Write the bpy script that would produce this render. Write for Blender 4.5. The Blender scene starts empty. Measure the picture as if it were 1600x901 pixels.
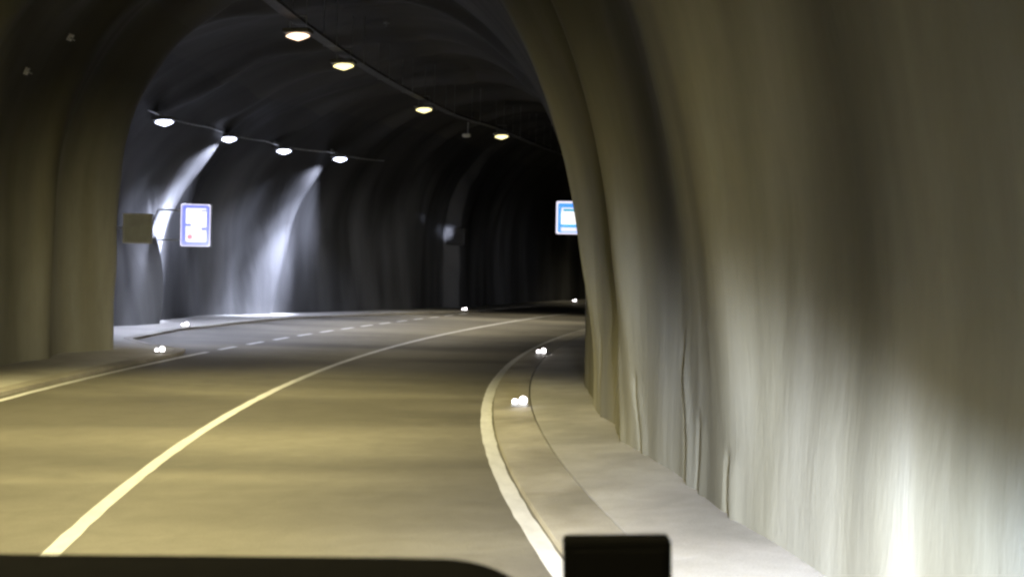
import bpy, bmesh, math, random
import numpy as np
from mathutils import Vector, Matrix

# ------------------------------------------------------------------ render, camera, world
scene = bpy.context.scene
C = scene.collection
scene.render.engine = 'CYCLES'
cy = scene.cycles
cy.use_denoising = True
try: cy.denoiser = 'OPENIMAGEDENOISE'
except Exception: pass
cy.sample_clamp_indirect = 6.0
cy.sample_clamp_direct = 0.0
cy.max_bounces = 6; cy.diffuse_bounces = 4; cy.volume_bounces = 0
cy.pixel_filter_type = 'BLACKMAN_HARRIS'; cy.filter_width = 2.6
cy.volume_step_rate = 4
vs = scene.view_settings
vs.view_transform = 'Standard'; vs.look = 'None'; vs.gamma = 1.0; vs.use_curve_mapping = False
EXPO = 0.25
vs.exposure = EXPO

CAM_H = 2.027
cam_d = bpy.data.cameras.new('camera'); cam = bpy.data.objects.new('camera', cam_d); C.objects.link(cam)
cam_d.sensor_width = 36.0; cam_d.lens = 36.0 * 1500 / 1600
cam_d.shift_y = -34.1 / 1600; cam_d.clip_start = 0.05; cam_d.clip_end = 400
cam.matrix_world = Matrix.Translation((0, 0, CAM_H)) @ Matrix.Rotation(math.radians(90), 4, 'X') @ Matrix.Rotation(0.019, 4, 'Z')
cam_d.dof.use_dof = True; cam_d.dof.focus_distance = 22.0; cam_d.dof.aperture_fstop = 7.0
scene.camera = cam

world = bpy.data.worlds.new('World'); scene.world = world; world.use_nodes = True
bg = world.node_tree.nodes['Background']
bg.inputs[0].default_value = (0.02, 0.025, 0.035, 1); bg.inputs[1].default_value = 0.05   # night outside the tunnel

# light strengths (the lamps themselves are built further down)
WARM = (1.0, 0.80, 0.42); COOL = (0.72, 0.77, 1.0); PINKISH = (1.0, 0.74, 0.52)
L_WARM = 2.0; L_COOL = 9.0; L_SIGN = 1.15
HEAD_W = 3600.0; CORNER_W = 3000.0
WASH_W = 12500.0
DOWN_NEAR = 9800.0; DOWN_FAR = 4600.0; DOWN_COOL = 1900.0
HAZE = 0.0

# ------------------------------------------------------------------ road alignment
KN = [-30, 0, 10, 20, 30, 42, 60, 120]; KV = [0.025, 0.02579, 0.02169, 0.0175, 0.01085, 0.00744, 0.00639, 0.00639]
SG = np.arange(-20, 112, 0.05)
_k = np.interp(SG, KN, KV); _t = np.concatenate([[0], np.cumsum((_k[1:] + _k[:-1]) * 0.025)])
_i0 = int(round(20 / 0.05)); _t = _t - _t[_i0] - 0.32899
_x = np.concatenate([[0], np.cumsum(np.sin((_t[1:] + _t[:-1]) / 2)) * 0.05]); _y = np.concatenate([[0], np.cumsum(np.cos((_t[1:] + _t[:-1]) / 2)) * 0.05])
_x += -1.4778 - _x[_i0]; _y -= _y[_i0]
def P(s, off):
    s = np.asarray(s, float); t = np.interp(s, SG, _t)
    return np.interp(s, SG, _x) + off * np.cos(t), np.interp(s, SG, _y) - off * np.sin(t)
def pt(s, off, z):
    x, y = P(s, off); return Vector((float(x), float(y), z))
def heading(s): return -float(np.interp(s, SG, _t))          # rotation about Z that turns +Y along the road

# ------------------------------------------------------------------ helpers
def link(name, me, mat=None, parent=None):
    o = bpy.data.objects.new(name, me); C.objects.link(o)
    if mat: me.materials.append(mat)
    if parent: o.parent = parent
    return o
def tag(o, label=None, cat=None, group=None, kind=None):
    if label: o['label'] = label
    if cat: o['category'] = cat
    if group: o['group'] = group
    if kind: o['kind'] = kind
    return o
def empty(name, loc, rz=0.0):
    o = bpy.data.objects.new(name, None); C.objects.link(o); o.empty_display_size = 0.2
    o.location = loc; o.rotation_euler = (0, 0, rz); return o
def bm_obj(name, bm, mat, parent=None, smooth=False):
    me = bpy.data.meshes.new(name); bm.to_mesh(me); bm.free()
    if smooth:
        for p in me.polygons: p.use_smooth = True
    return link(name, me, mat, parent)
def add_box(bm, c, size, bevel=0.0, rot=None, seg=2):
    r = bmesh.ops.create_cube(bm, size=1.0); v = r['verts']
    bmesh.ops.scale(bm, vec=size, verts=v)
    if bevel > 0:
        e = list({e for x in v for e in x.link_edges})
        rb = bmesh.ops.bevel(bm, geom=e, offset=bevel, segments=seg, profile=0.5, affect='EDGES')
        v = list({x for f in rb['faces'] for x in f.verts} | {x for x in v if x.is_valid})
    if rot is not None: bmesh.ops.rotate(bm, cent=(0, 0, 0), matrix=rot, verts=v)
    bmesh.ops.translate(bm, vec=c, verts=v)
    return v
def add_tube(bm, pts, r, n=8, cap=True):
    pts = [Vector(p) for p in pts]; rings = []
    for i, p in enumerate(pts):
        a = pts[max(0, i - 1)]; b = pts[min(len(pts) - 1, i + 1)]; d = (b - a).normalized()
        u = d.cross(Vector((0, 0, 1)))
        if u.length < 1e-3: u = Vector((1, 0, 0))
        u.normalize(); w = u.cross(d)
        rings.append([bm.verts.new(p + r * (math.cos(2 * math.pi * k / n) * u + math.sin(2 * math.pi * k / n) * w)) for k in range(n)])
    for i in range(len(rings) - 1):
        for k in range(n): bm.faces.new((rings[i][k], rings[i][(k + 1) % n], rings[i + 1][(k + 1) % n], rings[i + 1][k]))
    if cap:
        bm.faces.new(rings[0]); bm.faces.new(list(reversed(rings[-1])))
def add_ellipsoid(bm, c, sx, sy, sz, n=20, half=None):
    r = bmesh.ops.create_uvsphere(bm, u_segments=n, v_segments=n // 2, radius=1.0); v = r['verts']
    if half == 'down':
        for x in v:
            if x.co.z > 0: x.co.z *= 0.12
    bmesh.ops.scale(bm, vec=(sx, sy, sz), verts=v); bmesh.ops.translate(bm, vec=c, verts=v)

# smooth value noise on numpy arrays
def _hash(i, j, seed):
    n = np.sin(i * 127.1 + j * 311.7 + seed * 74.7) * 43758.5453
    return n - np.floor(n)
def vn(x, y, seed=0):
    x = np.asarray(x, float); y = np.asarray(y, float)
    xi = np.floor(x); yi = np.floor(y); fx = x - xi; fy = y - yi
    fx = fx * fx * fx * (fx * (fx * 6 - 15) + 10); fy = fy * fy * (3 - 2 * fy)
    a = _hash(xi, yi, seed); b = _hash(xi + 1, yi, seed); c = _hash(xi, yi + 1, seed); d = _hash(xi + 1, yi + 1, seed)
    return ((a * (1 - fx) + b * fx) * (1 - fy) + (c * (1 - fx) + d * fx) * fy) * 2 - 1
def sst(a, b, x):
    t = np.clip((np.asarray(x, float) - a) / (b - a), 0, 1); return t * t * (3 - 2 * t)
def gs(x, c, w): return np.exp(-((np.asarray(x, float) - c) / w) ** 2)

# ------------------------------------------------------------------ materials
def mat(name, base=(0.5, 0.5, 0.5), rough=0.7, metal=0.0, emit=None, strength=0.0, spec=None):
    m = bpy.data.materials.new(name); m.use_nodes = True; nt = m.node_tree; b = nt.nodes['Principled BSDF']
    b.inputs['Base Color'].default_value = (*base, 1); b.inputs['Roughness'].default_value = rough; b.inputs['Metallic'].default_value = metal
    if spec is not None: b.inputs['Specular IOR Level'].default_value = spec
    if emit: b.inputs['Emission Color'].default_value = (*emit, 1); b.inputs['Emission Strength'].default_value = strength
    return m
def node(nt, t, **kw):
    n = nt.nodes.new(t)
    for k, v in kw.items(): setattr(n, k, v)
    return n
def noise(nt, vec, scale, detail=3, rough=0.5, stretch=(1, 1, 1), distortion=0.0):
    mp = node(nt, 'ShaderNodeMapping'); mp.inputs['Scale'].default_value = stretch; nt.links.new(vec, mp.inputs['Vector'])
    n = node(nt, 'ShaderNodeTexNoise'); n.inputs['Scale'].default_value = scale; n.inputs['Detail'].default_value = detail
    n.inputs['Roughness'].default_value = rough; n.inputs['Distortion'].default_value = distortion
    nt.links.new(mp.outputs[0], n.inputs['Vector']); return n.outputs['Fac']
def ramp(nt, fac, stops):
    r = node(nt, 'ShaderNodeValToRGB'); nt.links.new(fac, r.inputs[0]); e = r.color_ramp.elements
    while len(e) < len(stops): e.new(0.5)
    for k, (p, c) in enumerate(stops): e[k].position = p; e[k].color = (*c, 1)
    return r.outputs[0]
def mixc(nt, fac, a, b, mode='MIX'):
    m = node(nt, 'ShaderNodeMix', data_type='RGBA', blend_type=mode)
    if isinstance(fac, (int, float)): m.inputs[0].default_value = fac
    else: nt.links.new(fac, m.inputs[0])
    for s, v in ((6, a), (7, b)):
        if isinstance(v, tuple): m.inputs[s].default_value = (*v, 1)
        else: nt.links.new(v, m.inputs[s])
    return m.outputs[2]
def bump(nt, hs, dist, b, strength=1.0):
    prev = None
    for h, d in zip(hs, dist):
        n = node(nt, 'ShaderNodeBump'); n.inputs['Distance'].default_value = d; n.inputs['Strength'].default_value = strength
        nt.links.new(h, n.inputs['Height'])
        if prev: nt.links.new(prev, n.inputs['Normal'])
        prev = n.outputs[0]
    nt.links.new(prev, b.inputs['Normal'])

def mottled(name, a, bcol, rough, metal=0.0, scale=8.0):
    m = mat(name, rough=rough, metal=metal); nt = m.node_tree; b = nt.nodes['Principled BSDF']
    co = node(nt, 'ShaderNodeTexCoord').outputs['Object']
    nt.links.new(ramp(nt, noise(nt, co, scale, 4, 0.6), [(0.35, a), (0.65, bcol)]), b.inputs['Base Color'])
    return m
def rock_material(name, dark, mid, light):
    """sprayed concrete over rock; u = metres along the tunnel, v = metres round the arch"""
    m = mat(name, rough=0.75); nt = m.node_tree; b = nt.nodes['Principled BSDF']
    uv = node(nt, 'ShaderNodeUVMap').outputs[0]
    n1 = noise(nt, uv, 1.0, 3, 0.55, (0.62, 0.07, 1), 0.3)
    n2 = noise(nt, uv, 1.0, 4, 0.6, (2.6, 0.22, 1), 0.4)
    n3 = noise(nt, uv, 1.0, 5, 0.65, (9.0, 2.2, 1), 0.6)
    c = ramp(nt, n1, [(0.38, dark), (0.5, mid), (0.62, light)])
    c2 = ramp(nt, n2, [(0.3, (0.74, 0.73, 0.70)), (0.55, (1, 1, 1)), (0.75, (1.12, 1.12, 1.12))])
    c3 = ramp(nt, n3, [(0.3, (0.88, 0.88, 0.88)), (0.6, (1.04, 1.04, 1.04))])
    c = mixc(nt, 0.55, c, c2, 'MULTIPLY'); c = mixc(nt, 0.5, c, c3, 'MULTIPLY')
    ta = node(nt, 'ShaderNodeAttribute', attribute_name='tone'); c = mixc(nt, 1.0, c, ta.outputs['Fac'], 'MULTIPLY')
    nt.links.new(c, b.inputs['Base Color'])
    r = node(nt, 'ShaderNodeMapRange'); nt.links.new(n2, r.inputs[0]); r.inputs[3].default_value = 0.5; r.inputs[4].default_value = 0.85
    nt.links.new(r.outputs[0], b.inputs['Roughness'])
    n4 = noise(nt, uv, 1.0, 4, 0.6, (3.5, 0.5, 1), 0.3)
    n5 = noise(nt, uv, 1.0, 4, 0.6, (14, 5, 1), 0.3)
    bump(nt, [n4, n5], [0.035, 0.003], b, 0.45)
    return m
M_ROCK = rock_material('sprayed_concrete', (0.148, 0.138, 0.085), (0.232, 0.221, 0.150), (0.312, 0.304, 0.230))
M_DARK = rock_material('dark_rock', (0.05, 0.051, 0.053), (0.088, 0.09, 0.093), (0.15, 0.152, 0.156))  # darker grey rock for the lay-by and far walls
M_CEIL = rock_material('ceiling_concrete', (0.13, 0.12, 0.10), (0.24, 0.225, 0.19), (0.40, 0.38, 0.33))  # the ceiling's shade is painted on through the tone attribute

def ground_material(name, ca, cb, cc, st, rough=(0.55, 0.8), grain=0.004):
    m = mat(name); nt = m.node_tree; b = nt.nodes['Principled BSDF']
    uv = node(nt, 'ShaderNodeUVMap').outputs[0]      # u across, v along
    n1 = noise(nt, uv, 1.0, 3, 0.5, st, 0.5)
    n2 = noise(nt, uv, 1.0, 5, 0.65, (2.4, 3.2, 1), 0.4)
    n3 = noise(nt, uv, 60.0, 2, 0.7)
    c = ramp(nt, n1, [(0.38, ca), (0.5, cb), (0.62, cc)])
    c = mixc(nt, 0.6, c, ramp(nt, n2, [(0.3, (0.78, 0.77, 0.75)), (0.65, (1.1, 1.1, 1.1))]), 'MULTIPLY')
    c = mixc(nt, 0.35, c, ramp(nt, n3, [(0.3, (0.7, 0.7, 0.7)), (0.7, (1.25, 1.25, 1.25))]), 'MULTIPLY')
    nt.links.new(c, b.inputs['Base Color'])
    r = node(nt, 'ShaderNodeMapRange'); nt.links.new(n1, r.inputs[0]); r.inputs[3].default_value = rough[0]; r.inputs[4].default_value = rough[1]
    nt.links.new(r.outputs[0], b.inputs['Roughness'])
    bump(nt, [n2, n3], [0.012, grain], b, 0.6)
    return m
M_ASPH = ground_material('worn_asphalt', (0.10, 0.095, 0.082), (0.15, 0.142, 0.122), (0.21, 0.20, 0.17), (0.10, 0.42, 1))
M_PAVE = ground_material('concrete_walkway', (0.38, 0.37, 0.34), (0.47, 0.455, 0.42), (0.54, 0.53, 0.49), (0.4, 0.55, 1))
M_KERB = ground_material('kerb_concrete', (0.28, 0.265, 0.225), (0.36, 0.34, 0.295), (0.43, 0.41, 0.36), (0.8, 0.7, 1))
M_GRND = ground_material('tunnel_bed', (0.06, 0.055, 0.05), (0.09, 0.085, 0.075), (0.12, 0.11, 0.10), (0.3, 0.3, 1))
def paint_material():
    m = mat('road_paint', rough=0.55); nt = m.node_tree; b = nt.nodes['Principled BSDF']
    uv = node(nt, 'ShaderNodeUVMap').outputs[0]
    n = noise(nt, uv, 3.0, 5, 0.7, (2, 1, 1))
    nt.links.new(ramp(nt, n, [(0.25, (0.54, 0.55, 0.57)), (0.5, (0.66, 0.67, 0.70)), (0.7, (0.74, 0.75, 0.78))]), b.inputs['Base Color'])
    return m
M_PAINT = paint_material()
M_GALV = mottled('galvanised_steel', (0.30, 0.31, 0.32), (0.45, 0.46, 0.47), 0.45, 0.6)
M_HOUS = mottled('lamp_housing', (0.10, 0.10, 0.10), (0.18, 0.18, 0.18), 0.5, 0.3)
M_DASH = mottled('black_dashboard_plastic', (0.002, 0.002, 0.003), (0.003, 0.003, 0.004), 0.95, 0.0, 40)
M_BOX = mottled('black_device_plastic', (0.0012, 0.0012, 0.0015), (0.002, 0.002, 0.0025), 0.9, 0.0, 40)
for _m in (M_DASH, M_BOX): _m.node_tree.nodes['Principled BSDF'].inputs['Specular IOR Level'].default_value = 0.08
M_SIGNGREY = mottled('dusty_sign_face', (0.30, 0.30, 0.23), (0.38, 0.38, 0.30), 0.7, 0.0, 3)
M_SIGNEDGE = mottled('worn_sign_edge', (0.40, 0.39, 0.34), (0.55, 0.54, 0.48), 0.6, 0.0, 6)
M_DARKBOX = mottled('dark_cabinet', (0.03, 0.03, 0.03), (0.05, 0.05, 0.048), 0.6, 0.1, 4)

# ------------------------------------------------------------------ tunnel shape
OFF0 = -0.3; ZS = 3.0; ZSR = 1.1
WN_S = [20.75, 21.25, 22.5, 24, 31.5, 33, 35, 38.2, 40.5, 43.1, 43.45, 44, 60]
WN_W = [5.30, 7.6, 9.2, 9.5, 9.5, 9.0, 8.1, 7.0, 6.0, 5.75, 5.15, 5.1, 5.1]
def left_w(s): return np.interp(s, WN_S, WN_W)
def crown(s): return 5.2 + 0.35 * (sst(20.7, 21.2, s) - sst(40, 46, s))
def profile(s, a, side):
    """a: 0 at springing, pi/2 at crown. returns off, z"""
    if side > 0: w = 5.25 + 0 * s; n = 2.05 + 0 * s; zs = ZSR
    else:
        w = left_w(s); n = 2.12 - 0.12 * sst(5.3, 9.0, w); zs = ZS
    ca = np.abs(np.cos(a)) ** (2 / n); sa = np.abs(np.sin(a)) ** (2 / n)
    return OFF0 + side * w * ca, zs + (ZS - zs + crown(s)) * sa
NA = 64; NW = 34
def make_param():
    """columns from right foot over the crown to left foot: (side, kind, value)"""
    cols = []
    for z in np.linspace(-0.35, ZSR, NW, endpoint=False): cols.append((1, 'w', z))
    for a in np.linspace(0, math.pi / 2, NA + 24): cols.append((1, 'a', a))
    for a in np.linspace(math.pi / 2, 0, NA)[1:]: cols.append((-1, 'a', a))
    for z in np.linspace(ZS, -0.35, NW + 1)[1:]: cols.append((-1, 'w', z))
    return cols
COLS = make_param()
def base_surface(s):
    """s: (n,) -> off, z arrays (n, ncols)"""
    o = np.zeros((len(s), len(COLS))); z = np.zeros_like(o)
    for j, (side, k, v) in enumerate(COLS):
        if k == 'w':
            oo, zz = profile(s, 0.0, side)
            # the walls lean in slightly towards the foot
            o[:, j] = oo - (0.0 if side > 0 else side * 0.10 * (1 - v / ZS) ** 2); z[:, j] = v
        else:
            o[:, j], z[:, j] = profile(s, v, side)
    return o, z
def relief(S, Z, U, side):
    """inward bulge in metres; U = arc length from the right foot"""
    up = np.clip(Z / 8.0, 0, 1)
    d = 0.20 * vn(S / 2.4 + 0.03 * U, U / 9.0, 3) + 0.10 * vn(S / 0.85 + 0.08 * U, U / 5.0, 5) + 0.024 * vn(S / 0.36, U / 2.4, 9) + 0.005 * vn(S / 0.14, U / 0.8, 11)
    d *= np.where(side > 0, 0.30 + 0.25 * sst(0.2, 2.5, Z), 1.0)
    R = (side > 0) * 1.0; L = (side < 0) * 1.0
    w = 0.10 * vn(U / 3.0, S * 0, 21)
    # the big ribs of the right wall
    fade = 0.25 + 0.75 * sst(0.4, 2.4, Z)
    d += R * fade * (0.16 * gs(S + w, 7.0, 0.7) + 0.20 * gs(S + w, 10.4, 0.42) + 0.20 * gs(S + w, 13.3, 0.75) - 0.10 * gs(S + w, 8.85, 0.55)
                     - 0.26 * gs(S + w, 11.7, 0.42) - 0.15 * gs(S + w, 5.0, 1.0) + 0.04 * gs(S + w, 2.4, 0.9) - 0.06 * gs(S, 17.5, 3.0))
    # fissures near the foot of the right wall
    for s0, tilt, zt, dep, wd in ((10.75, 0.10, 1.5, 0.17, 0.06), (9.95, 0.16, 1.0, 0.14, 0.05), (8.3, 0.22, 1.5, 0.15, 0.05), (7.85, 0.10, 0.9, 0.08, 0.05), (7.0, 0.16, 0.7, 0.08, 0.05), (11.7, 0.1, 1.6, 0.07, 0.05), (12.6, 0.05, 1.4, 0.08, 0.07)):
        ctr = s0 + tilt * (Z - 0.4) + 0.05 * np.sin(Z * 5 + s0)
        d -= R * 0.65 * dep * gs(S, ctr, wd) * (1 - sst(zt * 0.6, zt, Z))
        d += R * 0.25 * dep * gs(S, ctr - 0.13, 0.10) * (1 - sst(zt * 0.6, zt, Z))
    # ribs on the left
    d += L * (0.28 * gs(S + w, 20.2, 0.45) + 0.22 * gs(S + w, 18.2, 0.35) - 0.15 * gs(S + w, 19.2, 0.35) + 0.2 * gs(S + w, 15.6, 0.5))
    nich = L * sst(6.8, 5.0, Z)
    d += nich * (0.36 * np.exp(-((S - 0.34 * (Z - 6.0) - 29.3) / 0.72) ** 4) + 0.36 * np.exp(-((S - 0.24 * (Z - 6.0) - 34.75) / 0.68) ** 4) - 0.25 * gs(S, 31.8, 1.2))
    # equipment shoulder low in the lay-by wall, ending in a square corner
    d += L * 0.45 * sst(23.5, 24.5, S) * (1 - sst(27.9, 28.0, S)) * (1 - sst(1.4, 4.4, Z))
    # cross ribs in the roof
    roof = sst(6.0, 7.2, Z)
    for s0, a in ((23.0, 0.22), (26.5, 0.30), (28.6, 0.22), (32.4, 0.28), (36.5, 0.25), (40.0, 0.2), (17.0, 0.15), (12.5, 0.2)):
        d += roof * a * gs(S + 0.25 * vn(U / 2.0, S * 0, 31), s0 , 0.35)
    return d
def ring_positions():
    out = []; s = -16.0
    while s < 100:
        out.append(s)
        if 20.5 < s < 21.5 or 27.8 < s < 28.1 or 43.0 < s < 43.6: s += 0.04
        elif 5.5 < s < 14: s += 0.045
        elif 0 < s < 45: s += 0.09
        elif s < 0: s += 0.25
        else: s += 0.3
    return np.array(out)
RS = ring_positions()
def build_tunnel():
    off, Z = base_surface(RS); n, m = off.shape
    X, Y = P(RS[:, None], off)
    Pn = np.stack([X, Y, Z], -1)
    U = np.concatenate([np.zeros((n, 1)), np.cumsum(np.linalg.norm(np.diff(Pn[:, :, [0, 1, 2]], axis=1), axis=2), axis=1)], 1)
    S = np.repeat(RS[:, None], m, 1)
    side = np.array([c[0] for c in COLS])[None, :] * np.ones((n, 1))
    def normals(Q):
        du = np.gradient(Q, axis=0); dv = np.gradient(Q, axis=1)
        N = np.cross(du, dv); N /= np.maximum(np.linalg.norm(N, axis=2, keepdims=True), 1e-9); return N
    # inward direction in the cross-section only (so that edges do not fold)
    do = np.gradient(off, axis=1); dz = np.gradient(Z, axis=1); ln = np.maximum(np.hypot(do, dz), 1e-9)
    ino, inz = -dz / ln, do / ln
    D = relief(S, Z, U, side)
    # right foot->crown->left foot runs up the right wall: inward is towards the middle
    sgn = np.sign(ino[:, :1] * -1); sgn[sgn == 0] = 1
    off2 = off + ino * sgn * D; Z2 = Z + inz * sgn * D
    s_sh = 0.10 * vn(U / 0.9, U * 0, 41) * (gs(S, 21.0, 0.5) * 1.4 + gs(S, 43.3, 0.4))
    X, Y = P(S + s_sh, off2); Q = np.stack([X, Y, Z2], -1)
    N = normals(Q)
    mid = np.stack([*P(S, OFF0 + 0 * S), 3.0 + 0 * S], -1)
    flip = (np.sum(N * (mid - Q), -1).mean() < 0)
    if flip: N = -N
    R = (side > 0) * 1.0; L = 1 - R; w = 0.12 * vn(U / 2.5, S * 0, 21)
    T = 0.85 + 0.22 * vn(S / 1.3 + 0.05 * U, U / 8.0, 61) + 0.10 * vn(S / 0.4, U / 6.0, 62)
    T += R * (0.45 * gs(S + w, 7.0, 0.6) * sst(0.5, 2.0, Z2) + 0.40 * gs(S + w, 10.4, 0.35) + 0.45 * gs(S + w, 13.6, 0.7) - 0.22 * gs(S + w, 3.0, 0.9))  # ribs lightened in the colour so they look lit
    T *= 1 - R * sst(0.6, 2.6, Z2) * (0.90 * gs(S + w, 9.0, 0.6) + 0.8 * gs(S + w, 11.9, 0.45) + 0.55 * gs(S + w, 5.0, 0.9))  # grooves darkened in the colour so they look shaded
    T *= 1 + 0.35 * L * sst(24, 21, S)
    T += L * (0.15 * gs(S + w, 20.1, 0.5) - 0.42 * gs(S + w, 16.9, 1.2) + 0.2 * gs(S + w, 14.6, 0.4) + 0.9 * gs(S - 0.34 * (Z2 - 6), 29.3, 0.7) + 0.9 * gs(S - 0.24 * (Z2 - 6), 34.75, 0.65))  # left ribs and both lamp streaks: light and shade painted into the tone
    shade_z = np.where(side > 0, 4.3, 4.5) + 0.7 * vn(S / 1.7, S * 0, 71)                        # ragged height above which the rock colour is darkened as unlit shade
    T *= 1 - 0.93 * sst(shade_z - 1.9, shade_z + 1.7, Z2)
    return Q, N, U, flip, np.clip(T, 0.08, 1.8), Z2
Q, N, U, FLIP, TONE, ZZ = build_tunnel()
def sub_mesh(name, r0, r1, c0, c1, material):
    q = Q[r0:r1 + 1, c0:c1 + 1]; nn = N[r0:r1 + 1, c0:c1 + 1]; a, b = q.shape[:2]
    verts = q.reshape(-1, 3); idx = np.arange(a * b).reshape(a, b)
    f = np.stack([idx[:-1, :-1], idx[1:, :-1], idx[1:, 1:], idx[:-1, 1:]], -1).reshape(-1, 4)
    if FLIP: f = f[:, ::-1]
    me = bpy.data.meshes.new(name); me.from_pydata(verts.tolist(), [], f.tolist())
    uvl = me.uv_layers.new(name='UVMap'); u = np.repeat(RS[r0:r1 + 1, None], b, 1).reshape(-1); v = U[r0:r1 + 1, c0:c1 + 1].reshape(-1)
    li = np.zeros(len(me.loops), dtype=np.int32); me.loops.foreach_get('vertex_index', li)
    uvl.data.foreach_set('uv', np.stack([u[li], v[li]], -1).astype(np.float32).ravel())
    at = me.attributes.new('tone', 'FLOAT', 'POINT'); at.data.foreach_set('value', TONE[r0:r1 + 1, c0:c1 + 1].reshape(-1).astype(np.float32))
    me.polygons.foreach_set('use_smooth', [True] * len(me.polygons))
    me.normals_split_custom_set_from_vertices(nn.reshape(-1, 3).tolist())
    return link(name, me, material)
NC = len(COLS); cR = NW + 52; cL = NC - 1 - NW - 36
iN = int(np.argmin(abs(RS - 21.26))); iF = int(np.argmin(abs(RS - 43.46))); nR = len(RS) - 1
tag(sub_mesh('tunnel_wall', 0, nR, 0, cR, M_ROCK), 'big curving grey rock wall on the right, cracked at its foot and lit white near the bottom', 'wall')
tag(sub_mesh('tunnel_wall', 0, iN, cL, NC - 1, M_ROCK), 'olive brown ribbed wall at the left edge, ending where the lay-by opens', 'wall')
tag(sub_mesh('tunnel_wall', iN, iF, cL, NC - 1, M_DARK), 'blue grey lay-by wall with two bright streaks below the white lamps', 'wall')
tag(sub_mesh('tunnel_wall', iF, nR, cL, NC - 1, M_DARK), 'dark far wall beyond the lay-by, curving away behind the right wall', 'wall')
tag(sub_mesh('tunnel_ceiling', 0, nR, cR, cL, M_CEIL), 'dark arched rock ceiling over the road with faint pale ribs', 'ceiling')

# steel rock bolts with face plates
M_BOLT = mottled('dull_bolt_steel', (0.45, 0.45, 0.43), (0.62, 0.62, 0.60), 0.35, 0.8, 30)
for s, z, side, off, lab in ((17.0, 5.35, -1, None, 'small pale rock bolt high on the left wall, the lower of two'), (17.6, 6.1, -1, None, 'small pale rock bolt high on the left wall, the upper of two'),
                             (26.0, None, 0, -0.9, 'tiny rock bolt in the dark ceiling right of the second ceiling lamp')):
    i = int(np.argmin(abs(RS - s))); cols = np.array([c[0] for c in COLS])
    sc_ = abs(ZZ[i] - z) + 100 * (cols != side) if z else np.linalg.norm(Q[i] - np.array(pt(s, off, 8.3)), axis=1)
    j = int(np.argmin(sc_)); n_ = Vector(N[i, j].tolist()); p_ = Vector(Q[i, j].tolist())
    b_ = empty('rock_bolt', p_ + n_ * 0.005); b_.rotation_mode = 'QUATERNION'; b_.rotation_quaternion = n_.to_track_quat('Z', 'Y')
    bm = bmesh.new(); add_box(bm, (0, 0, 0.0), (0.13, 0.13, 0.03), 0.006); bm_obj('face_plate', bm, M_BOLT, b_)
    bm = bmesh.new(); add_tube(bm, [(0, 0, 0.016), (0, 0, 0.055)], 0.022, 6); add_tube(bm, [(0, 0, 0.05), (0, 0, 0.11)], 0.011, 6); bm_obj('nut', bm, M_BOLT, b_)
    tag(b_, lab, 'rock bolt', 'rock bolts in the tunnel lining')

# ------------------------------------------------------------------ ground, road, kerbs
def strip(name, ss, o1, o2, z1, z2, material, n=6, kind=None, side_drop=None, crownz=0.0):
    """sheet between two offsets (functions or numbers) along the road"""
    ss = np.asarray(ss, float); f = lambda o: (o(ss) if callable(o) else np.full(len(ss), float(o)))
    a, b = f(o1), f(o2); vs_, uvs = [], []
    for k in range(n + 1):
        t = k / n; o = a + (b - a) * t; x, y = P(ss, o)
        zz = z1 + (z2 - z1) * t
        vs_.append(np.stack([x, y, np.full(len(ss), zz)], -1)); uvs.append(np.stack([o, ss], -1))
    if side_drop:
        for first, (o, drop) in ((True, (a, side_drop[0])), (False, (b, side_drop[1]))):
            if drop:
                x, y = P(ss, o); arr = np.stack([x, y, np.full(len(ss), (z1 if first else z2) - drop)], -1)
                if first: vs_.insert(0, arr); uvs.insert(0, np.stack([o - 0.1, ss], -1))
                else: vs_.append(arr); uvs.append(np.stack([o + 0.1, ss], -1))
    V = np.stack(vs_, 1); UV = np.stack(uvs, 1); L, m = V.shape[:2]; idx = np.arange(L * m).reshape(L, m)
    fc = np.stack([idx[:-1, :-1], idx[:-1, 1:], idx[1:, 1:], idx[1:, :-1]], -1).reshape(-1, 4)
    me = bpy.data.meshes.new(name); me.from_pydata(V.reshape(-1, 3).tolist(), [], fc.tolist())
    uvl = me.uv_layers.new(name='UVMap'); li = np.zeros(len(me.loops), dtype=np.int32); me.loops.foreach_get('vertex_index', li)
    uvl.data.foreach_set('uv', UV.reshape(-1, 2)[li].astype(np.float32).ravel())
    o = link(name, me, material)
    if kind: o['kind'] = kind
    return o
SS = np.arange(-16, 100, 0.25)
bm = bmesh.new()
g = strip('ground', np.arange(-19, 105, 1.0), -16, 11, -0.06, -0.06, M_GRND, 10, 'structure')
# lay-by kerb line
KS = [-20, 20.4, 21.2, 22.0, 23.2, 26.5, 33.0, 41.5, 110]; KO = [-3.66, -3.66, -4.0, -5.3, -6.5, -7.25, -7.25, -3.85, -3.85]
kerb_l = lambda s: np.interp(s, KS, KO)
SF = np.unique(np.concatenate([SS, np.arange(19.5, 24, 0.05)]))
strip('road', SF, lambda s: kerb_l(s) - 0.05, 3.80, 0.0, 0.0, M_ASPH, 14, 'structure')
# kerbs and walkways (real steps)
KH = 0.075
strip('kerb', SS, 3.50, 4.02, 0.055, 0.075, M_KERB, 3, 'structure', (0.055, 0.05))
strip('pavement', SS, 4.04, 5.45, 0.072, 0.13, M_PAVE, 8, 'structure', (0.05, None))
strip('kerb', SF, lambda s: kerb_l(s) - 0.24, kerb_l, KH, KH - 0.01, M_KERB, 3, 'structure', (0.03, KH))
strip('pavement', SF, lambda s: -(left_w(s) + 0.75), lambda s: kerb_l(s) - 0.25, KH + 0.03, KH - 0.008, M_PAVE, 8, 'structure', (None, 0.05))
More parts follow.
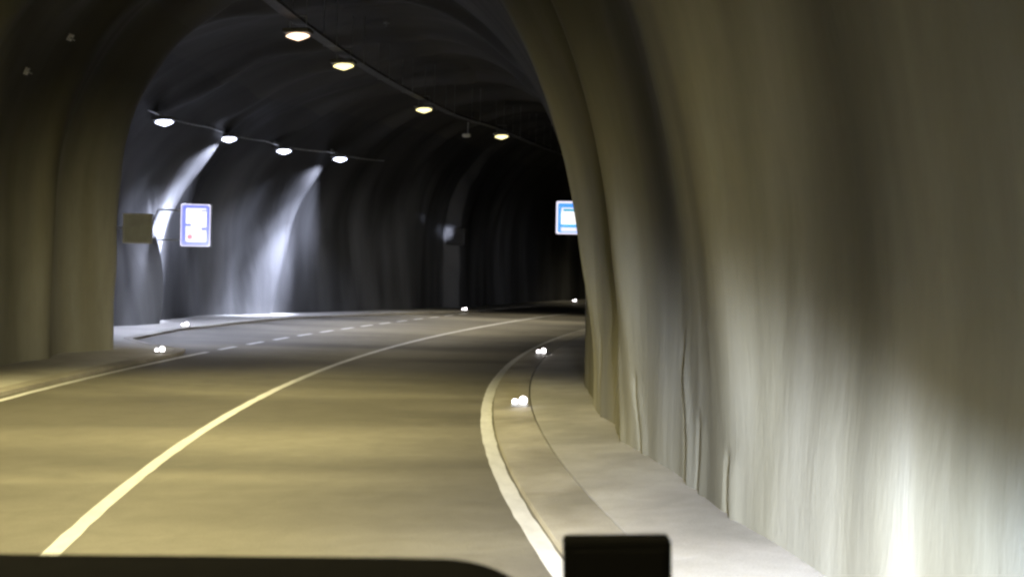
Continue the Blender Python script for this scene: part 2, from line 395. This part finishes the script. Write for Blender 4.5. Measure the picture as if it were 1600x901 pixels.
# painted lines
def jag(off, w, seed):
    return (lambda s: off - w / 2 + 0.006 * vn(s * 4, s * 0, seed)), (lambda s: off + w / 2 + 0.006 * vn(s * 4, s * 0, seed + 1))
SL = np.arange(-14, 96, 0.12)
a, b = jag(3.40, 0.15, 1); strip('lane_line', SL, a, b, 0.005, 0.005, M_PAINT, 1, 'structure')
a, b = jag(0.0, 0.13, 3); strip('lane_line', SL, a, b, 0.005, 0.005, M_PAINT, 1, 'structure')
a, b = jag(-3.47, 0.13, 5); strip('lane_line', np.arange(-14, 21.2, 0.12), a, b, 0.005, 0.005, M_PAINT, 1, 'structure')
a, b = jag(-3.47, 0.13, 7); strip('lane_line', np.arange(42.2, 96, 0.12), a, b, 0.005, 0.005, M_PAINT, 1, 'structure')
s = 21.75
while s < 41.5:
    o = strip('lane_dash', np.linspace(s, s + 0.85, 6), -3.535, -3.405, 0.005, 0.005, M_PAINT, 1, 'structure'); s += 1.48

# ------------------------------------------------------------------ lamps
def spot(name, loc, aim, watts, col, ang, blend, size, parent):
    l = bpy.data.lights.new(name, 'SPOT'); l.energy = watts; l.color = col; l.spot_size = math.radians(ang); l.spot_blend = blend; l.shadow_soft_size = size
    o = bpy.data.objects.new(name, l); C.objects.link(o); o.location = loc
    o.rotation_euler = (Vector(aim) - Vector(loc)).to_track_quat('-Z', 'Y').to_euler()
    if parent: o.parent = parent
    return o
def lens_mat(name, col, st): return mat(name, (0.9, 0.9, 0.9), 0.4, 0, col, st)
def make_lamp(name, mlens, size=1.0, arm=0.0, hang=0.3):
    r = empty(name, (0, 0, 0))
    bm = bmesh.new(); add_box(bm, (0, 0, 0.05), (0.62 * size, 0.30 * size, 0.10), 0.03)
    bm_obj('housing', bm, M_HOUS, r)
    bm = bmesh.new(); add_ellipsoid(bm, (0, 0, 0.0), 1, 1, 1, 24)
    for v in bm.verts:                                            # boat-shaped diffuser, pointed at both ends
        tp = 1 - 0.55 * min(1.0, abs(v.co.x)); v.co = Vector((v.co.x * 0.27 * size, v.co.y * 0.13 * size * tp, v.co.z * 0.10 * size * tp - 0.05))
    bm_obj('lens', bm, mlens, r, True)
    bm = bmesh.new()
    if arm:
        add_tube(bm, [(0, 0, 0.1), (-arm * 0.4, 0, 0.22), (-arm, 0, 0.26)], 0.022); bm_obj('bracket', bm, M_GALV, r)
        bm = bmesh.new(); add_box(bm, (-arm, 0, 0.26), (0.04, 0.16, 0.16), 0.008); bm_obj('wall_plate', bm, M_GALV, r)
    else:
        add_tube(bm, [(-0.18, 0, 0.09), (-0.18, 0, 0.08 + hang), (0.18, 0, 0.08 + hang), (0.18, 0, 0.09)], 0.012); bm_obj('bracket', bm, M_GALV, r)
    return r
def copy_tree(o, parent=None):
    c = o.copy(); C.objects.link(c)
    if parent: c.parent = parent
    for ch in [x for x in o.children if x.type == 'MESH']: copy_tree(ch, c)
    return c
TRAY_Z = 7.22; TRAY_OFF = -1.42
M_LW = lens_mat('warm_lamp_lens', (1.0, 0.86, 0.38), L_WARM); M_LP = lens_mat('pinkish_lamp_lens', (1.0, 0.70, 0.48), 2.2); M_LC = lens_mat('cool_lamp_lens', COOL, L_COOL)
proto = make_lamp('tunnel_lamp', M_LW, 1.0)
warm_spots = [(-9.0, None), (-2.5, None), (4.0, None), (12.4, None),
              (20.9, 'brightest pinkish white ceiling lamp at the top of the picture'), (23.95, 'small yellow ceiling lamp just right of and below the pinkish one'),
              (30.5, 'yellow ceiling lamp in the middle of the ceiling row, left of the hanging camera'), (36.8, 'farthest yellow ceiling lamp on the cable tray, beside the right wall'),
              (56.0, None), (64.0, None)]
for i, (s, lab) in enumerate(warm_spots):
    o = proto if i == 0 else copy_tree(proto)
    o.location = pt(s, TRAY_OFF if s != 36.8 else -0.78, TRAY_Z - 0.24); o.rotation_euler = (0, 0, heading(s))
    tag(o, lab or ('warm ceiling lamp outside the frame behind the camera' if s < 14 else 'warm ceiling lamp hidden by the right wall beyond the bend'), 'lamp', 'warm lamps along the ceiling cable tray')
    near = s < 20
    spot('lamp_beam', (0, 0, -0.12), (0.34 if near else 0.0, 0, -3), DOWN_NEAR if near else DOWN_FAR * (0.2 if s < 25 else 0.12 if s > 50 else 1), (1.0, 0.85, 0.39) if near else (1.0, 0.88, 0.62), 96, 0.9, 0.12, o)
    if abs(s - 20.9) < 0.1:
        ln = [c for c in o.children if c.name.startswith('lens')][0]; ln.data = ln.data.copy(); ln.data.materials[0] = M_LP
protoc = make_lamp('wall_lamp', M_LC, 1.05, arm=0.35)
cool = [(26.2, -7.68, 'white wall lamp at the left end of the lay-by row, nearest the left wall edge'), (29.5, -7.67, 'second white lay-by lamp from the left, above the wide bright streak'),
        (32.5, -7.44, 'third white lay-by lamp from the left, with no bright streak below it'), (34.95, -6.55, 'last white lay-by lamp on the right, above the narrow bright streak')]
for i, (s, off, lab) in enumerate(cool):
    o = protoc if i == 0 else copy_tree(protoc)
    spot('lamp_beam', (0, 0, -0.12), (0.9, 0, -3), DOWN_COOL * (4.0 if s < 27 else 1), COOL, 96, 0.9, 0.12, o)
    o.location = pt(s, off, 6.0); o.rotation_euler = (0, 0, heading(s)); tag(o, lab, 'lamp', 'white lamps high on the lay-by wall')
# extra spots added at two lay-by lamps throw the bright streaks down the wall
for s, off, ds, k in ((29.5, -7.67, 1.3, 0.8), (34.95, -6.55, 1.2, 0.9)):
    for dz, do, sh, a, pw in ((0.8, 0.9, 0.1, 74, 0.22), (2.4, 1.6, 0.45, 36, 0.36), (4.6, 2.2, 0.8, 30, 0.9)):
        spot('added_wall_wash', pt(s, off + 0.12, 5.84), pt(s - sh * ds * (1.15 if s > 30 else 1.45), off + 0.12 - do, 5.84 - dz), WASH_W * k * pw, COOL, a, 1.0, 0.08, None)
spot('added_wall_wash', pt(34.95, -6.3, 5.84), pt(43.4, -5.62, 3.4), WASH_W * 0.7, COOL, 6, 0.9, 0.08, None)  # extra narrow spot added to brighten the far lay-by corner
# supply cable between the lay-by lamps
bm = bmesh.new(); pts = []
for k in range(0, 60):
    s = 25.5 + k * 0.2; off = float(np.interp(s, [26.2, 29.5, 32.5, 34.95, 38], [-7.72, -7.71, -7.48, -6.6, -5.7])); pts.append(pt(s, off, 6.17 - 0.06 * math.sin(math.pi * ((k % 15) / 15))))
add_tube(bm, pts, 0.022, 6); tag(bm_obj('power_cable', bm, M_GALV), 'thin grey cable strung between the white lay-by lamps', 'cable')

# cable tray hung under the crown
tray = empty('cable_tray', pt(20, TRAY_OFF, TRAY_Z)); tray_l = tray.location.copy()
tsh = lambda s: 0.5 * float(sst(33, 37, s))
bm = bmesh.new(); rings = []          # perforated steel channel with two lips, bent round the curve
for s in np.arange(-12, 70, 0.5):
    rings.append([bm.verts.new(pt(s, TRAY_OFF + tsh(s) + o, TRAY_Z + z) - tray_l) for o, z in ((-0.14, 0.06), (-0.14, 0), (0.14, 0), (0.14, 0.06), (0.13, 0.06), (0.13, 0.01), (-0.13, 0.01), (-0.13, 0.06))])
for i in range(len(rings) - 1):
    for k in range(8): bm.faces.new((rings[i][k], rings[i][(k + 1) % 8], rings[i + 1][(k + 1) % 8], rings[i + 1][k]))
bm.faces.new(rings[0]); bm.faces.new(list(reversed(rings[-1]))); bmesh.ops.recalc_face_normals(bm, faces=list(bm.faces))
bm_obj('channel', bm, mottled('dull_tray_steel', (0.04, 0.04, 0.04), (0.08, 0.08, 0.08), 0.6, 0.4), tray)
for q, r in ((-0.08, 0.024), (-0.02, 0.018), (0.05, 0.03)):
    bm = bmesh.new()
    add_tube(bm, [pt(s, TRAY_OFF + q + tsh(s), TRAY_Z + 0.05 + 0.01 * math.sin(s * 3 + q * 50)) - tray_l for s in np.arange(-12, 70, 0.5)], r, 6)
    bm_obj('cable', bm, M_HOUS, tray)
for s in np.arange(-11, 69, 2.0):
    bm = bmesh.new(); a0 = TRAY_OFF + tsh(s)
    add_tube(bm, [pt(s, a0 - 0.16, 8.45) - tray_l, pt(s, a0 - 0.16, TRAY_Z - 0.015) - tray_l, pt(s, a0 + 0.16, TRAY_Z - 0.015) - tray_l, pt(s, a0 + 0.16, 8.45) - tray_l], 0.008, 5)
    bm_obj('hanger', bm, M_GALV, tray)
tag(tray, 'grey ladder cable tray hung under the dark ceiling, following the bend', 'cable tray')
# hanging camera
hc = empty('hanging_camera', pt(34.6, TRAY_OFF + 0.1, TRAY_Z - 0.06), heading(34.6))
bm = bmesh.new(); add_tube(bm, [(0, 0, 0), (0, 0, -0.42)], 0.02); bm_obj('drop_rod', bm, M_GALV, hc)
bm = bmesh.new(); add_box(bm, (-0.05, 0, -0.47), (0.30, 0.13, 0.12), 0.03); bm_obj('camera_body', bm, M_SIGNEDGE, hc)
bm = bmesh.new(); add_tube(bm, [(-0.20, 0, -0.47), (-0.24, 0, -0.47)], 0.045, 12); bm_obj('lens', bm, M_BOX, hc)
tag(hc, 'small pale camera hanging on a short rod from the cable tray', 'camera')

# ------------------------------------------------------------------ kerb guide lights
M_LED = mat('guide_light_lens', (0.9, 0.9, 0.9), 0.3, 0, (1.0, 0.93, 0.95), 8.0)
M_BASE = mottled('guide_light_base', (0.30, 0.30, 0.29), (0.42, 0.42, 0.40), 0.6, 0.1, 20)
def make_stud():
    r = empty('kerb_light', (0, 0, 0))
    bm = bmesh.new(); add_box(bm, (0, 0, 0.02), (0.24, 0.14, 0.04), 0.012); bm_obj('base', bm, M_BASE, r); bm = bmesh.new(); add_box(bm, (0, 0.03, 0.06), (0.20, 0.06, 0.08), 0.02); bm_obj('lens_holder', bm, M_BASE, r)
    for dx, rr, dz in ((0.055, 0.055, 0.085), (-0.065, 0.036, 0.065)):
        bm = bmesh.new(); add_ellipsoid(bm, (dx, -0.015, dz), rr, rr * 0.7, rr, 14); bm_obj('lens', bm, M_LED, r, True)
    return r
st = make_stud()
studs = [(13.7, 3.86, 'kerb light nearest the camera, on the right kerb'), (22.4, 3.86, 'kerb light on the right kerb where the road passes behind the right wall'),
         (41.3, -4.0, 'small kerb light at the far end of the lay-by, in the middle of the picture'), (55.5, -4.05, 'farthest kerb light, close to the edge of the right wall below the blue sign'),
         (27.0, -7.42, 'kerb light on the back kerb of the lay-by, below the white sign'), (20.0, -3.95, 'kerb light at the tip of the left walkway where the lay-by begins')]
for i, (s, off, lab) in enumerate(studs):
    o = st if i == 0 else copy_tree(st)
    o.location = pt(s, off, 0.07 if off > 0 else KH); o.rotation_euler = (0, 0, heading(s) * 0.5); tag(o, lab, 'kerb light', 'lights along the road kerbs')

# ------------------------------------------------------------------ signs
def emit_face(name, col, st): return mat(name, (0.8, 0.8, 0.8), 0.4, 0, col, st)
M_WHITE = emit_face('backlit_white', (1.0, 1.0, 1.0), L_SIGN)
M_BLUE = emit_face('backlit_blue', (0.16, 0.22, 1.0), 0.8)
M_CYAN = emit_face('backlit_sky_blue', (0.02, 0.30, 1.0), 1.0)
M_TEAL = emit_face('backlit_teal', (0.0, 0.5, 0.75), 0.7)
M_PINK = emit_face('backlit_red', (1.0, 0.25, 0.38), 0.9)
M_RIM = emit_face('lit_sign_rim', (0.84, 0.80, 1.0), 0.95)
M_SMUDGE = emit_face('backlit_smudge', (0.75, 0.72, 0.66), 1.0)
def rect(bm, x0, z0, x1, z1, y, r=0.0):
    if r <= 0: f = [(x0, z0), (x1, z0), (x1, z1), (x0, z1)]
    else:
        f = []
        for cx, cz, a0 in ((x1 - r, z0 + r, -90), (x1 - r, z1 - r, 0), (x0 + r, z1 - r, 90), (x0 + r, z0 + r, 180)):
            for k in range(6): a = math.radians(a0 + 18 * k); f.append((cx + r * math.cos(a), cz + r * math.sin(a)))
    v = [bm.verts.new((x, y, z)) for x, z in f]; bm.faces.new(v)
def plate(name, rects, m, parent, y, t=0.004):
    bm = bmesh.new()
    for r in rects: rect(bm, *r[:4], y, r[4] if len(r) > 4 else 0)
    res = bmesh.ops.extrude_face_region(bm, geom=list(bm.faces))
    bmesh.ops.translate(bm, vec=(0, t, 0), verts=[v for v in res['geom'] if isinstance(v, bmesh.types.BMVert)])
    bmesh.ops.recalc_face_normals(bm, faces=list(bm.faces))
    return bm_obj(name, bm, m, parent)
def sign_box(name, loc, rz, w, h, depth, arm):
    r = empty(name, loc, rz)
    bm = bmesh.new(); add_box(bm, (0, depth / 2 + 0.006, h / 2), (w, depth, h), 0.02); bm_obj('housing', bm, M_GALV, r)
    for z in (0.15 * h, 0.85 * h):
        bm = bmesh.new(); add_box(bm, (arm[0] * (w / 2 + arm[1] / 2), depth / 2 + 0.02, z), (arm[1], 0.05, 0.05)); bm_obj('bracket', bm, M_GALV, r)
    return r
# white emergency sign in the lay-by, 0.92 x 1.34 m
W, H = 0.92, 1.33
sg = sign_box('emergency_sign', (-9.88, 29.9, 2.46), math.radians(6), W, H, 0.22, (-1, 0.7))
plate('border', [(-W / 2 + .01, .01, W / 2 - .01, H - .01, .05)], M_RIM, sg, 0.000)
plate('blue_frame', [(-W / 2 + .045, .04, W / 2 - .04, H - .04, .07)], M_BLUE, sg, -0.005)
plate('white_panel', [(-W / 2 + .17, .15, W / 2 - .13, H - .14, .03)], M_WHITE, sg, -0.010)
for q in ((-W / 2 + .16, .63, -W / 2 + .33, .71), (W / 2 - .28, .51, W / 2 - .12, .60), (W / 2 - .30, 1.10, W / 2 - .12, 1.15)): plate('blue_mark', [q], M_BLUE, sg, -0.015)
bm = bmesh.new(); bmesh.ops.create_circle(bm, cap_ends=True, radius=0.085, segments=20, matrix=Matrix.Translation((-W / 2 + .30, -0.016, .30)) @ Matrix.Rotation(math.pi / 2, 4, 'X')); bm_obj('red_symbol', bm, M_PINK, sg)
for q in ((-W / 2 + .30, .155, -W / 2 + .50, .168), (W / 2 - .17, .22, W / 2 - .155, .30)): plate('fine_print', [q], M_SMUDGE, sg, -0.015)
tag(sg, 'glowing white sign with thin blue border and a pink dot at its lower left', 'sign')
# blue sign behind the edge of the right wall
W, H = 0.95, 1.08
sx, sy = float(P(31.0, 3.55)[0]), float(P(31.0, 3.55)[1])
sb = sign_box('emergency_sign', (1.86, 31.0, 3.10), math.radians(-4), W, H, 0.20, (1, 1.2))
plate('border', [(-W / 2 + .01, .01, W / 2 - .01, H - .01, .06)], M_RIM, sb, 0.0)
plate('blue_panel', [(-W / 2 + .07, .06, W / 2 - .07, H - .08, .05)], M_CYAN, sb, -0.005)
for q in ((-W / 2 + .17, .10, W / 2 - .12, .22, .02), (-W / 2 + .18, .70, W / 2 - .14, .86)): plate('pale_band', [q], M_RIM, sb, -0.010)
for q in ((-W / 2 + .24, .25, W / 2 - .16, .30), (-W / 2 + .24, .74, W / 2 - .18, .82)): plate('teal_band', [q], M_TEAL, sb, -0.015)
plate('white_panel', [(-W / 2 + .18, .33, W / 2 - .13, .72)], M_WHITE, sb, -0.0175)
tag(sb, 'glowing blue sign with a white square, partly hidden by the right wall', 'sign')
# unlit grey sign box beyond the left wall's edge
g = empty('unlit_sign', (-9.12, 23.3, 2.42), math.radians(8))
bm = bmesh.new(); add_box(bm, (0, 0.10, 0.36), (0.67, 0.18, 0.73), 0.015); bm_obj('housing', bm, M_SIGNEDGE, g)
plate('face', [(-0.29, 0.03, 0.33, 0.68)], M_SIGNGREY, g, 0.0, 0.008)
bm = bmesh.new()
add_tube(bm, [(-0.30, 0.18, 0.36), (-0.42, 0.22, 0.36), (-0.44, -2.2, 0.36)], 0.03); bm_obj('wall_arm', bm, M_GALV, g)
tag(g, 'unlit square grey sign with pale left edge, beside the end of the left wall', 'sign')
# dark cabinet at the far corner of the lay-by
g = empty('wall_cabinet', pt(43.0, -5.2, 2.95), heading(43.0))
bm = bmesh.new(); add_box(bm, (0, 0, 0.40), (0.95, 0.35, 0.80), 0.03); bm_obj('cabinet_body', bm, M_DARKBOX, g)
bm = bmesh.new(); add_box(bm, (0.02, -0.18, 0.40), (0.80, 0.02, 0.66), 0.008); bm_obj('door', bm, M_DARKBOX, g)
tag(g, 'small dark box fixed to the pale wall corner at the far end of the lay-by', 'cabinet')

# ------------------------------------------------------------------ the van the picture is taken from
van = empty('van', (0, 0, 0))
bm = bmesh.new()   # instrument hood, rounded at its right end
prof = []
xr, zt, r = 0.022, 1.786, 0.075
prof = [(-0.75, 1.60), (-0.75, 1.772), (-0.42, 1.783), (-0.10, zt)]
prof += [(xr - r + r * 1.15 * math.sin(t), zt - r * 0.75 + r * 0.75 * math.cos(t)) for t in np.linspace(0.0, 1.5, 12)]
prof += [(xr + 0.02, 1.60)]
rings = []
for y, dz, sc in ((0.62, -0.03, 0.98), (0.70, -0.006, 1.0), (0.80, -0.003, 1.0), (0.88, -0.040, 0.99), (0.98, -0.10, 0.97)):
    rings.append([bm.verts.new((x * sc, y, z + dz)) for x, z in prof])
for i in range(len(rings) - 1):
    for k in range(len(prof) - 1): bm.faces.new((rings[i][k], rings[i][k + 1], rings[i + 1][k + 1], rings[i + 1][k]))
bm.faces.new(rings[0]); bm.faces.new(list(reversed(rings[-1])))
bmesh.ops.recalc_face_normals(bm, faces=list(bm.faces)); bm_obj('instrument_hood', bm, M_DASH, van, True)
bm = bmesh.new(); add_box(bm, (0, 0.85, 1.57), (1.75, 0.62, 0.12), 0.05, seg=4); bm_obj('dashboard', bm, M_DASH, van)
bm = bmesh.new(); add_box(bm, (0, 1.35, 0.95), (1.95, 0.55, 0.72), 0.14, seg=5); bumper_bm = bmesh.new(); add_box(bumper_bm, (0, 1.5, 0.55), (1.98, 0.50, 0.35), 0.08, seg=4)
bm_obj('front_body', bm, mottled('dark_van_paint', (0.02, 0.022, 0.03), (0.03, 0.032, 0.04), 0.3, 0.2, 2), van)
bm_obj('bumper', bumper_bm, M_DASH, van)
M_HL = mat('headlight_lens', (0.8, 0.8, 0.8), 0.15, 0, (1.0, 0.93, 0.8), 8.0)
for sx in (-0.78, 0.78):
    bm = bmesh.new(); add_ellipsoid(bm, (sx, 1.70, 0.86), 0.16, 0.06, 0.10, 18); bm_obj('headlight', bm, M_HL, van, True)
    spot('headlight_beam', (sx, 1.80, 0.86), (sx * 2.6 - 0.7, 12.0, -1.6), HEAD_W, (1.0, 0.90, 0.62) if sx < 0 else (0.80, 0.82, 0.98), 66, 1.0, 0.06, van)
bm = bmesh.new(); add_ellipsoid(bm, (0.93, 1.60, 0.62), 0.05, 0.10, 0.06, 14); bm_obj('added_corner_lamp', bm, M_HL, van, True)  # unseen extra lamp added to brighten the foot of the right wall
spot('added_corner_beam', (1.03, 1.62, 0.62), (2.6, 6.2, -1.0), CORNER_W, (0.52, 0.64, 1.0), 100, 1.0, 0.06, van)
for sx in (-0.78, 0.78):
    bm = bmesh.new(); add_box(bm, (sx, 1.94, 0.935), (0.56, 0.40, 0.01), 0.003); bm_obj('beam_cutoff_plate', bm, M_DASH, van)  # unseen plates added to cut the headlight beams off above
bm = bmesh.new(); add_box(bm, (1.20, 1.80, 0.695), (0.56, 0.60, 0.01), 0.003); bm_obj('corner_cutoff_plate', bm, M_DASH, van)  # unseen plate added to keep the corner beam low on the wall
tag(van, 'black top of a van dashboard with a rounded right end along the bottom edge', 'van')
# black box standing on the dashboard
g = empty('black_box', (0.0965, 0.80, 1.665)); g.rotation_euler = (0, math.radians(-1.6), 0)
bm = bmesh.new(); add_box(bm, (0, 0.012, 0.068), (0.0905, 0.022, 0.136), 0.004, seg=3); bm_obj('box_body', bm, M_BOX, g)
bm = bmesh.new(); add_box(bm, (0, 0.0, 0.069), (0.078, 0.004, 0.118), 0.0015); bm_obj('screen', bm, mat('dead_screen', (0.0015, 0.0015, 0.002), 0.8, spec=0.08), g)
tag(g, 'black rectangular box standing on the dashboard near the bottom centre', 'device')

# ------------------------------------------------------------------ haze
if HAZE > 0:
    bm = bmesh.new(); add_box(bm, (10, 40, 4.5), (120, 150, 12.0))
    hz = bm_obj('haze', bm, None); m = bpy.data.materials.new('tunnel_haze'); m.use_nodes = True; nt = m.node_tree
    for n in list(nt.nodes):
        if n.type == 'BSDF_PRINCIPLED': nt.nodes.remove(n)
    pv = nt.nodes.new('ShaderNodeVolumePrincipled'); pv.inputs['Density'].default_value = HAZE; pv.inputs['Color'].default_value = (0.9, 0.92, 0.95, 1); pv.inputs['Anisotropy'].default_value = 0.3
    nt.links.new(pv.outputs[0], nt.nodes['Material Output'].inputs['Volume']); hz.data.materials.append(m); hz['kind'] = 'stuff'
